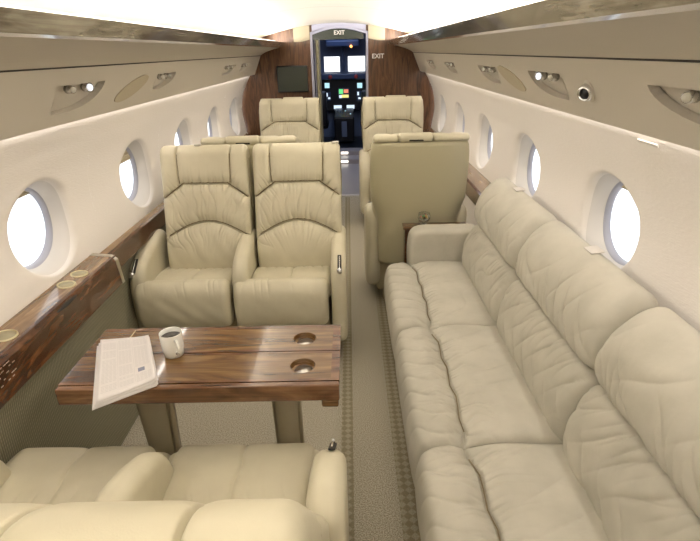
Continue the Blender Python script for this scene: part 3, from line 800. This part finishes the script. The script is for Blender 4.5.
l2 = thing('side_ledge', 'narrower dark walnut side ledge running forward beside the two-place seat on the left', 'ledge')
Qn = [(.975, .640), (.980, .632), (1.012, .640), (1.012, .738), (.985, .733), (.976, .725)]
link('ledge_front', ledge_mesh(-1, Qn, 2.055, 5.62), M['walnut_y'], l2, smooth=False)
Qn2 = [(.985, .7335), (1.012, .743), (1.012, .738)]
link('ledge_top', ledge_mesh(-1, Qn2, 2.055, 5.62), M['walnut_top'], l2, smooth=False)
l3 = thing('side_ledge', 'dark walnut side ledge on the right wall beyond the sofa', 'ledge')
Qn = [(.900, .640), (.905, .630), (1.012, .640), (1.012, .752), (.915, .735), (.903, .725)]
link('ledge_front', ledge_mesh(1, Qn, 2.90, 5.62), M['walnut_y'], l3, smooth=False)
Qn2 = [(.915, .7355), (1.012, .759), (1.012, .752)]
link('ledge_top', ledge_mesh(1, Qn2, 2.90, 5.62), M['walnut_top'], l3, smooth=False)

# dado below the left ledge (ribbed) and plain panel farther forward
bm = bmesh.new()
P = resample([(.905, .640), (.925, .58), (.938, .40), (.935, .20), (.915, .06), (.90, .0)], 16, closed=False)
rows = [[bm.verts.new((-p[0], y, p[1])) for p in P] for y in (LY0, 2.04)]
for i in range(15): bm.faces.new((rows[0][i], rows[0][i+1], rows[1][i+1], rows[1][i]))
e = [bm.verts.new((-p[0], 2.04, p[1])) for p in P]+[bm.verts.new((-1.04, 2.04, 0)), bm.verts.new((-1.04, 2.04, .64))]; bm.faces.new(e)
rows = [[bm.verts.new((-(wx(z)-.004), y, z)) for z in np.linspace(0, .635, 14)] for y in (2.03, 5.68)]
for i in range(13): bm.faces.new((rows[0][i], rows[0][i+1], rows[1][i+1], rows[1][i]))
struct(link('trim_dado_left', bm, M['ribbed'], smooth=False))

# ---------------------------------------------------------------- TABLE
tb = thing('folding_table', 'walnut folding table of two long leaves with round cup recesses between the two-place seats', 'table', (-.335, 1.34, 0))
TX, TY, TZ = -.335, 1.34, .68
X0t, X1t = -.742, .072
def leaf(ya, yb_, nm):
    # slab with a round recess near the aisle end
    hy = (ya+yb_)/2-TY; hx = -.046-TX+(.006 if hy < 0 else .0); rr = .038
    bm = bmesh.new()
    xa, xb = X0t-TX, X1t-TX; y0, y1 = ya-TY, yb_-TY; n = 48
    # outline with a rounded aisle corner where the leaves meet
    inner = [(hx+rr*math.cos(2*PI*i/n), hy+rr*math.sin(2*PI*i/n)) for i in range(n)]
    def rect(t):
        c, s = math.cos(t), math.sin(t)
        q = min((.09 if c > 0 else .09)/abs(c) if abs(c) > 1e-9 else 9e9, ((y1-hy))/abs(s) if abs(s) > 1e-9 else 9e9)
        return hx+c*q, hy+s*q
    ang = [2*PI*i/n for i in range(n)]
    for cx_, cy_ in ((.09, y1-hy), (-.09, y1-hy), (-.09, hy-y1), (.09, hy-y1)):
        t = math.atan2(cy_, cx_) % (2*PI); j = min(range(n), key=lambda q: abs(ang[q]-t)); ang[j] = t
    ring_i = [bm.verts.new((hx+rr*math.cos(t), hy+rr*math.sin(t), TZ)) for t in ang]
    ring_o = [bm.verts.new((*rect(t), TZ)) for t in ang]
    for i in range(n): bm.faces.new((ring_i[i], ring_i[(i+1) % n], ring_o[(i+1) % n], ring_o[i]))
    def q4(a, b):
        bm.faces.new([bm.verts.new((p[0], p[1], TZ)) for p in ((a, y0), (b, y0), (b, y1), (a, y1))])
    q4(xa+.0, hx-.09)
    q4(hx+.09, xb)
    # rim and bowl
    prof = [(rr, 0), (rr-.001, -.003), (rr-.003, -.016), (rr-.012, -.018)]
    pr = ring_i
    for r_, dz in prof[1:]:
        nr = [bm.verts.new((hx+r_*math.cos(t), hy+r_*math.sin(t), TZ+dz)) for t in ang]
        for i in range(n): bm.faces.new((pr[i], pr[(i+1) % n], nr[(i+1) % n], nr[i]))
        pr = nr
    bm.faces.new(pr)
    # sides and underside
    zb = TZ-.022
    P4 = [(xa, y0), (xb, y0), (xb, y1), (xa, y1)]
    top = [bm.verts.new((*p, TZ)) for p in P4]; bot = [bm.verts.new((*p, zb)) for p in P4]
    for i in range(4): bm.faces.new((top[i], top[(i+1) % 4], bot[(i+1) % 4], bot[i]))
    bm.faces.new(bot)
    bmesh.ops.remove_doubles(bm, verts=bm.verts, dist=1e-5)
    o = link('table_leaf', bm, M['walnut_inlay'], tb, smooth=False)
    # darker cross-banded border laid in the top
    bm = bmesh.new(); z1 = TZ+.0008
    zz = [(xa, y0, xb, y0+.010), (xa, y1-.010, xb, y1), (xa, y0, xa+.105, y1), (xb-.045, y0, xb, y1)]
    for a, b, c, d in zz[:2]: box(bm, ((a+c)/2, (b+d)/2, TZ-.0002), (c-a, d-b, .0016))
    link('banding', bm, M['walnut_edge'], o, smooth=False)
    bm = bmesh.new()
    box(bm, (xa+.0525, hy, TZ-.0001), (.105, y1-y0-.02, .0014)); link('end_banding', bm, M['walnut_x'], o, smooth=False)
    bm = bmesh.new(); box(bm, (xb-.0125, hy, TZ-.0001), (.025, y1-y0-.02, .0014)); link('end_banding', bm, M['walnut_edge'], o, smooth=False)
    bm = bmesh.new(); cyl(bm, (hx+.002, hy-.003, TZ-.0165), rr-.010, .003); link('cup_pad', bm, M['steel'], o)
    return o
leaf(1.195, 1.349, 'near'); leaf(1.353, 1.505, 'far')
bm = bmesh.new(); box(bm, ((X0t+X1t)/2-TX, 1.183-TY, TZ-.0275), (X1t-X0t, .022, .055), .004); box(bm, ((X0t+X1t)/2-TX, 1.512-TY, TZ-.012), (X1t-X0t, .012, .024), .003)
link('edge_rail', bm, M['walnut_edge'], tb, smooth=False)
bm = bmesh.new(); box(bm, ((X0t+X1t)/2-TX, 1.36-TY, TZ-.036), (X1t-X0t-.03, .27, .024), .004); link('lower_leaf', bm, M['walnut_x'], tb, smooth=False)
bm = bmesh.new(); box(bm, (.044-TX, 1.195-TY, TZ-.067), (.050, .045, .026), .006); link('hinge_block', bm, M['walnut_x'], tb, smooth=False)
bm = bmesh.new(); box(bm, (X0t+.107-TX, 1.35-TY, TZ+.0008), (.003, .30, .0012)); link('inlay_line', bm, M['brass'], tb, smooth=False)
for lx, tw, bw in ((-.545, .125, .075), (-.112, .095, .085)):
    bm = bmesh.new()
    A = [(lx-TX+sx*tw/2, sy*.028, .632) for sx, sy in ((-1, -1), (1, -1), (1, 1), (-1, 1))]; B = [(lx-TX+.01+sx*bw/2, sy*.024, .0) for sx, sy in ((-1, -1), (1, -1), (1, 1), (-1, 1))]
    a = [bm.verts.new(p) for p in A]; b = [bm.verts.new(p) for p in B]
    for i in range(4): bm.faces.new((a[i], a[(i+1) % 4], b[(i+1) % 4], b[i]))
    bm.faces.new(a); bm.faces.new(b)
    bmesh.ops.bevel(bm, geom=list(bm.edges), offset=.012, segments=3, affect='EDGES')
    link('leg', bm, M['leg'], tb)

# mug
mg = thing('mug', 'white mug of black coffee on the table beside the newspaper', 'mug', (-.452, 1.345, .681), -.35)
bm = bmesh.new(); lathe(bm, [(.0001, 0), (.028, 0), (.033, .003), (.0365, .03), (.038, .088), (.0372, .0905), (.0355, .089), (.034, .05), (.030, .010), (.0001, .008)]); link('cup', bm, M['white'], mg)
bm = bmesh.new(); cyl(bm, (0, 0, .072), .0345, .002, seg=40); link('coffee', bm, M['coffee'], mg)
bm = bmesh.new(); tube(bm, [(.036*1+.001, -.0, .074), (.052, 0, .076), (.062, 0, .062), (.062, 0, .042), (.052, 0, .026), (.036, 0, .022)], .0052, 12); h = link('handle', bm, M['white'], mg)
bm = bmesh.new()
mg.rotation_euler = (0, 0, -.9); mg.scale = (.90, .90, .90)

# newspaper: folded stack of sheets
np_ = thing('newspaper', 'folded newspaper lying on the left end of the walnut table', 'newspaper', (-.577, 1.272, .681), 0)
quad = [Vector((-.713, 1.405)), (Vector((-.551, 1.420))), (Vector((-.440, 1.185))), (Vector((-.578, 1.082)))]
NC = Vector((-.575, 1.262))
def npt(u, v, off=0):
    p = (quad[0]*(1-u)+quad[1]*u)*v+(quad[3]*(1-u)+quad[2]*u)*(1-v); return p-NC
for k in range(5):
    bm = bmesh.new(); n = 18; z0 = .0008+.0036*k
    th = .0016
    T, B = [], []
    for j in range(n+1):
        r1, r2 = [], []
        for i in range(n+1):
            u, v = i/n, j/n; p = npt(u*(1-.012*k)+.004*(4-k), v)
            sh = Vector((.0035*(k % 2)-.004*(4-k)*.6, -.004*(4-k)))
            lift = .006*(u**6)*(k/4)*(1-v)**0+.003*math.sin(u*3+v*2+k)*.3
            if v < .12: lift -= 0
            r1.append(bm.verts.new((p.x+sh.x, p.y+sh.y, z0+th+lift))); r2.append(bm.verts.new((p.x+sh.x, p.y+sh.y, z0+lift)))
        T.append(r1); B.append(r2)
    for j in range(n):
        for i in range(n): bm.faces.new((T[j][i], T[j][i+1], T[j+1][i+1], T[j+1][i])); bm.faces.new((B[j][i], B[j][i+1], B[j+1][i+1], B[j+1][i]))
    per = [(0, i) for i in range(n)]+[(j, n) for j in range(n)]+[(n, n-i) for i in range(n)]+[(n-j, 0) for j in range(n)]
    for a, b in zip(per, per[1:]+per[:1]): bm.faces.new((T[a[0]][a[1]], T[b[0]][b[1]], B[b[0]][b[1]], B[a[0]][a[1]]))
    link('sheet', bm, M['paper'], np_)
def zsh(u, v): k = 4; return .0008+.0036*k+.0016+.006*(u**6)+.003*math.sin(u*3+v*2+k)*.3
bm = bmesh.new()
def ink(bm, u0, v0, u1, v1):
    ps = []
    for u, v in ((u0, v0), (u1, v0), (u1, v1), (u0, v1)):
        p = npt(u*(1-.048), v); ps.append(bm.verts.new((p.x, p.y, zsh(u, v)+.0006)))
    bm.faces.new(ps)
cols = [(.06, .33), (.37, .62), (.66, .93)]
for ci, (a, b) in enumerate(cols):
    v = .93
    while v > .08:
        if random.random() < .06: v -= .03
        if not (ci == 2 and .22 < v < .36):
            for q in range(4):
                ua = a+(b-a)*q/4; ub = ua+(b-a)/4*random.uniform(.72, .95); ink(bm, ua, v, min(ub, b), v+.007)
        v -= .021
link('printed_text', bm, M['ink'], np_, smooth=False)
bm = bmesh.new(); ink(bm, .70, .25, .82, .32); pt = link('printed_picture', bm, M['ink_dark'], np_, smooth=False)
bm = bmesh.new(); ink(bm, .66, .355, .93, .360); ink(bm, .345, .1, .350, .9); ink(bm, .635, .1, .640, .9); ink(bm, .06, .955, .93, .96); link('printed_rules', bm, M['ink'], np_, smooth=False)

# ---------------------------------------------------------------- side table and glass
st = thing('side_table', 'small walnut side cabinet between the sofa arm and the seat back', 'table', (.61, 2.824, 0))
bm = bmesh.new(); box(bm, (0, 0, .588), (.38, .080, .016), .003); link('table_top', bm, M['walnut_x'], st, smooth=False)
bm = bmesh.new(); box(bm, (0, 0, .335), (.36, .072, .490), .004); link('cabinet', bm, M['walnut_y'], st, smooth=False)
bm = bmesh.new(); box(bm, (0, 0, .045), (.34, .066, .09), .002); link('plinth', bm, M['leg'], st, smooth=False)
bm = bmesh.new(); box(bm, (-.01, -.0405, .590), (.15, .003, .010), .001); link('metal_plate', bm, M['chrome'], st, smooth=False)
gb = thing('glass_bowl', 'small clear glass bowl of sweets on the side cabinet', 'bowl', (.545, 2.826, .597))
bm = bmesh.new(); lathe(bm, [(.0001, 0), (.024, 0), (.024, .003), (.010, .008), (.010, .014), (.030, .024), (.038, .042), (.036, .062), (.033, .070), (.031, .069), (.034, .060), (.0355, .042), (.028, .027), (.0001, .018)]); link('bowl', bm, M['glass'], gb)
sw = [((.7, .15, .08), 'red'), ((.75, .42, .12), 'orange'), ((.12, .05, .03), 'brown'), ((.2, .35, .12), 'green'), ((.8, .7, .5), 'cream')]
for i in range(22):
    t = random.uniform(0, 6.28); rr = random.uniform(0, .021); z = random.uniform(.036, .056)
    col, nm = sw[i % 5]; k = 'sweet_'+nm
    if k not in M: M[k] = mat(k, col, .3, coat=.5)
    bm = bmesh.new(); bmesh.ops.create_uvsphere(bm, u_segments=12, v_segments=8, radius=.0085, matrix=Matrix.Diagonal((1.2, .9, .75, 1)))
    o = link('sweet', bm, M[k]); o.location = (  .545+rr*math.cos(t), 2.826+rr*math.sin(t), .597+z); o.rotation_euler = (t, t*2, 0)
    tag(o, nm+' wrapped sweet inside the small glass bowl', 'sweet', 'sweets in the glass bowl')

# ---------------------------------------------------------------- valance fittings
def vrot(sg):
    n = Vector((-vd.z*sg, 0, vd.x)); y = Vector((0, 1, 0)); x = y.cross(n).normalized()
    return Matrix(((x.x, y.x, n.x), (x.y, y.y, n.y), (x.z, y.z, n.z)))
desc = {(-1, 1.70): ('reading light recess with a lit lamp nearest the camera on the left valance', True), (-1, 2.62): ('reading light recess just ahead of the oval speaker on the left valance', False),
        (-1, 4.10): ('small reading light recess far along the left valance', False), (-1, 4.75): ('farthest reading light recess on the left valance by the bulkhead', False),
        (1, 1.76): ('reading light recess between the round air vent and the oval speaker on the right', True), (1, 2.57): ('reading light recess just ahead of the oval speaker on the right valance', False),
        (1, .84): ('large reading light recess cut by the right edge of the photo', False), (1, 3.6): ('small reading light recess far along the right valance', False), (1, 4.5): ('farthest reading light recess on the right valance by the bulkhead', False)}
for sg, y0, y1, s0, s1 in RECESS:
    lab, lit = desc[(sg, y0)]
    t = thing('reading_light', lab, 'light', (0, 0, 0), 0, 'reading lights along the valances')
    bm = bmesh.new(); P = psu_shape(y0-.003, y1+.004, s0-.003, s1+.003); Pi = psu_shape(y0+.004, y1-.012, s0+.004, s1-.003)
    A = [bm.verts.new(vpt(sg, *p, .0015)) for p in P]; B = [bm.verts.new(vpt(sg, *p, .0015)) for p in Pi]; Dn = [bm.verts.new(vpt(sg, *p, -.02)) for p in Pi]
    n = len(P)
    for i in range(n): bm.faces.new((A[i], A[(i+1) % n], B[(i+1) % n], B[i])); bm.faces.new((B[i], B[(i+1) % n], Dn[(i+1) % n], Dn[i]))
    link('bezel', bm, M['trimpanel'], t, smooth=False)
    L = y1-y0; rot = vrot(sg)
    for q, (fy, on) in enumerate(((.30, False), (.62, lit))):
        c = vpt(sg, y0+L*fy, s1-.022, -.004)
        tilt = rot @ Matrix.Rotation(.35*sg, 3, 'Y') @ Matrix.Rotation(.5, 3, 'X')
        bm = bmesh.new(); cyl(bm, c, .015 if not on else .016, .030, seg=28, r2=.012 if not on else .017, rot=tilt); hs = link('lamp_housing', bm, M['chrome'], t)
        nn = tilt @ Vector((0, 0, 1)); bm = bmesh.new(); cyl(bm, c+nn*.0155, .010 if not on else .0125, .003, seg=28, rot=tilt); link('lens', bm, M['lampglow'] if on else M['lampoff'], hs)
for sg, yc, sc_, lab in ((-1, 2.35, .090, 'leaf-shaped speaker cover on the left valance between two reading lights'), (1, 2.37, .098, 'leaf-shaped speaker cover on the right valance between two reading lights')):
    bm = bmesh.new(); P = []
    for i in range(40):
        a = 2*PI*i/40; u = math.cos(a)*.150; v = math.sin(a)*.050
        P.append((yc+u+v*1.5, sc_+v*.98+u*.12))
    prism(bm, P, lambda y, s: vpt(sg, y, s, .004), lambda y, s: vpt(sg, y, s, -.002))
    tag(link('speaker_cover', bm, M['oval'], smooth=False), lab, 'speaker')
av = thing('air_vent', 'round chrome swivel air vent with a black mouth on the right valance', 'air vent', tuple(vpt(1, 1.585, .098)))
rot = Vector((-.80, -.52, -.30)).to_track_quat('Z', 'Y').to_matrix()
bm = bmesh.new(); lathe(bm, [(.032, -.01), (.033, .002), (.029, .007), (.026, .007)], 36); bmesh.ops.transform(bm, matrix=vrot(1).to_4x4(), verts=bm.verts); link('collar', bm, M['trimpanel'], av)
bm = bmesh.new(); lathe(bm, [(.024, -.012), (.027, .008), (.025, .022), (.020, .030), (.017, .030), (.015, .020), (.0001, .016)], 36); bmesh.ops.transform(bm, matrix=rot.to_4x4(), verts=bm.verts); link('nozzle', bm, M['chrome'], av)
bm = bmesh.new(); cyl(bm, rot @ Vector((0, 0, .0235)), .0165, .004, rot=rot); link('mouth', bm, M['black'], av)
bm = bmesh.new(); box(bm, (0, 0, 0), (.004, .10, .010), .0015); o = link('wall_marker', bm, M['reveal']); o.location = (.936, 1.40, 1.300); tag(o, 'thin pale strip under the right valance beside the near reading light', 'strip')
o.rotation_euler = (0, -.55, 0)

# ---------------------------------------------------------------- bulkhead fittings
def text(name, s, loc, size, m, parent=None):
    cu = bpy.data.curves.new(name, 'FONT'); cu.body = s; cu.size = size; cu.align_x = 'CENTER'; cu.align_y = 'CENTER'; cu.extrude = .002; cu.offset = size*.02
    o = bpy.data.objects.new('tmp', cu); C.objects.link(o); bpy.context.view_layer.update()
    me = bpy.data.meshes.new_from_object(o.evaluated_get(bpy.context.evaluated_depsgraph_get())); bpy.data.objects.remove(o)
    me.materials.clear(); me.materials.append(m)
    q = bpy.data.objects.new(name, me); C.objects.link(q); q.location = loc; q.rotation_euler = (PI/2, 0, 0)
    if parent: q.parent = parent
    return q
t = thing('exit_sign', 'white EXIT lettering on the walnut bulkhead right of the doorway', 'sign', (.43, YB-.004, 1.488))
text('letters', 'EXIT', (0, 0, 0), .062, M['signwhite'], t)
t = thing('exit_sign', 'small EXIT lettering on the dark header arched over the doorway', 'sign', (.03, YB+.03, 1.715))
bm = bmesh.new(); pts = [(x-.045, door_top(x)-1.715-.002) for x in np.linspace(DX0+.01, DX1-.01, 17)]+[(DX1-.055, -.058), (DX0-.035, -.058)]
prism(bm, pts, lambda x, z: (x, 0, z), lambda x, z: (x, .03, z)); link('header', bm, M['screen'], t, smooth=False)
text('letters', 'EXIT', (.0, -.004, .004), .055, M['signwhite'], t)
sc_ = thing('wall_screen', 'flat dark monitor on the walnut bulkhead left of the doorway', 'screen', (-.475, YB-.018, 1.283))
bm = bmesh.new(); box(bm, (0, 0, 0), (.325, .03, .262), .006); link('casing', bm, M['black'], sc_, smooth=False)
bm = bmesh.new(); box(bm, (0, -.016, 0), (.305, .003, .238), .001); link('display', bm, M['screen'], sc_, smooth=False)
# sliding door leaf parked in the doorway
dl = thing('sliding_door', 'narrow khaki edge of the sliding door parked at the left of the doorway', 'door', (-.205, 5.90, 0))
bm = bmesh.new(); box(bm, (0, 0, .86), (.030, .30, 1.70), .004); link('door_panel', bm, M['doorleaf'], dl, smooth=False)
bm = bmesh.new(); box(bm, (-.028, .02, .86), (.018, .26, 1.68), .003); link('door_track', bm, M['jamb'], dl, smooth=False)
for nm, x, y, z in (('lower', -.10, 7.875, .036), ('upper', -.10, 8.045, .135)):
    pass
slab('trim_step', (0, 7.98, .06), (1.6, .30, .12), M['tile'])
for lab, y, z in (('small glowing step lamp on the lower riser before the cockpit', 7.485, .035), ('small glowing step lamp on the upper riser before the cockpit', 7.825, .098)):
    bm = bmesh.new(); box(bm, (0, 0, 0), (.105, .006, .030), .002); o = link('step_lamp', bm, M['steplight']); o.location = (.035, y, z); tag(o, lab, 'light', 'step lamps before the cockpit')

# ---------------------------------------------------------------- cockpit
ip = thing('instrument_panel', 'dark cockpit instrument panel with lit screens below the windscreens', 'instrument panel', (0, 9.5, 0))
bm = bmesh.new(); box(bm, (.03, .03, .86), (1.7, .10, .62), .01); link('panel', bm, M['black'], ip, smooth=False)
bm = bmesh.new(); box(bm, (.03, -.03, 1.135), (1.75, .26, .10), .02); link('glareshield', bm, M['navy'], ip, smooth=False)
def scr(x, z, w_, h_, m, nm='display'):
    bm = bmesh.new(); box(bm, (x, -.024, z), (w_, .006, h_), .001); return link(nm, bm, m, ip, smooth=False)
scr(-.265, .985, .085, .085, M['s_cyan']); scr(.315, .975, .09, .085, M['s_cyan'])
scr(-.255, .80, .10, .15, M['navy']); scr(.30, .80, .09, .17, M['navy']); scr(.03, .845, .20, .19, M['navy'])
for x, z, w_, h_, k in ((-.02, .88, .075, .08, 'green'), (.07, .885, .08, .06, 'redscr'), (.05, .80, .13, .05, 'yellow'), (-.03, .795, .05, .05, 'lit'), (-.275, .83, .03, .06, 'lit'), (-.235, .77, .04, .03, 'lit'), (.285, .84, .03, .06, 'lit'), (.31, .76, .045, .03, 'lit')):
    bm = bmesh.new(); box(bm, (x, -.029, z), (w_, .004, h_)); link('readout', bm, M['s_'+k], ip, smooth=False)
for x in (-.085, .145): scr(x, .615, .14, .062, M['s_lit'])
for x in (-.20, .25):
    bm = bmesh.new(); bmesh.ops.create_uvsphere(bm, u_segments=12, v_segments=8, radius=.035, matrix=Matrix.Translation((x, -.165, 1.13))); link('knob', bm, M['red'], ip)
pd = thing('centre_pedestal', 'dark cockpit centre pedestal with rows of small lit keys', 'pedestal', (.03, 9.1, .07))
bm = bmesh.new(); box(bm, (0, .05, .28), (.34, .7, .42), .02, rot=Matrix.Rotation(.12, 3, 'X')); link('housing', bm, M['black'], pd, smooth=False)
for j in range(5):
    for i in range(6):
        if (i+j) % 3 == 2: continue
        bm = bmesh.new(); box(bm, (-.11+.044*i, -.2+.11*j, .462+.0133*j), (.022, .03, .010)); link('key', bm, M['s_cyan'] if (i*j) % 4 == 1 else M['slate'], pd, smooth=False)
bm = bmesh.new(); box(bm, (0, -.31, .25), (.09, .02, .26), .01); link('end_panel', bm, M['slate'], pd, smooth=False)
def pilot_seat(x, lab):
    t = thing('pilot_seat', lab, 'seat', (x, 8.85, .07), 0, 'pilot seats')
    bm = bmesh.new(); box(bm, (0, -.10, .60), (.42, .12, .55), .04); link('backrest', bm, M['black'], t)
    bm = bmesh.new(); box(bm, (0, .12, .32), (.44, .42, .12), .04); link('seat', bm, M['black'], t)
    bm = bmesh.new(); box(bm, (0, .1, .13), (.25, .25, .26), .02); link('pedestal', bm, M['black'], t)
pilot_seat(-.46, 'black pilot seat left of the cockpit pedestal'); pilot_seat(.53, 'black pilot seat right of the cockpit pedestal')
oh = thing('overhead_panel', 'blue-grey cockpit overhead panel with an amber lamp', 'overhead panel', (.03, 9.25, 1.74))
bm = bmesh.new(); box(bm, (0, 0, 0), (.55, .5, .10), .02, rot=Matrix.Rotation(.35, 3, 'X')); link('housing', bm, M['navy'], oh, smooth=False)
bm = bmesh.new(); bmesh.ops.create_uvsphere(bm, u_segments=12, v_segments=8, radius=.022, matrix=Matrix.Translation((.14, -.27, -.13))); link('amber_lamp', bm, M['amber'], oh)
bm = bmesh.new(); tube(bm, [(.0, .28, -.1), (.0, .30, -.5)], .018); tube(bm, [(-.10, .26, -.10), (.12, .26, -.10)], .012); link('centre_post', bm, M['slate'], oh)
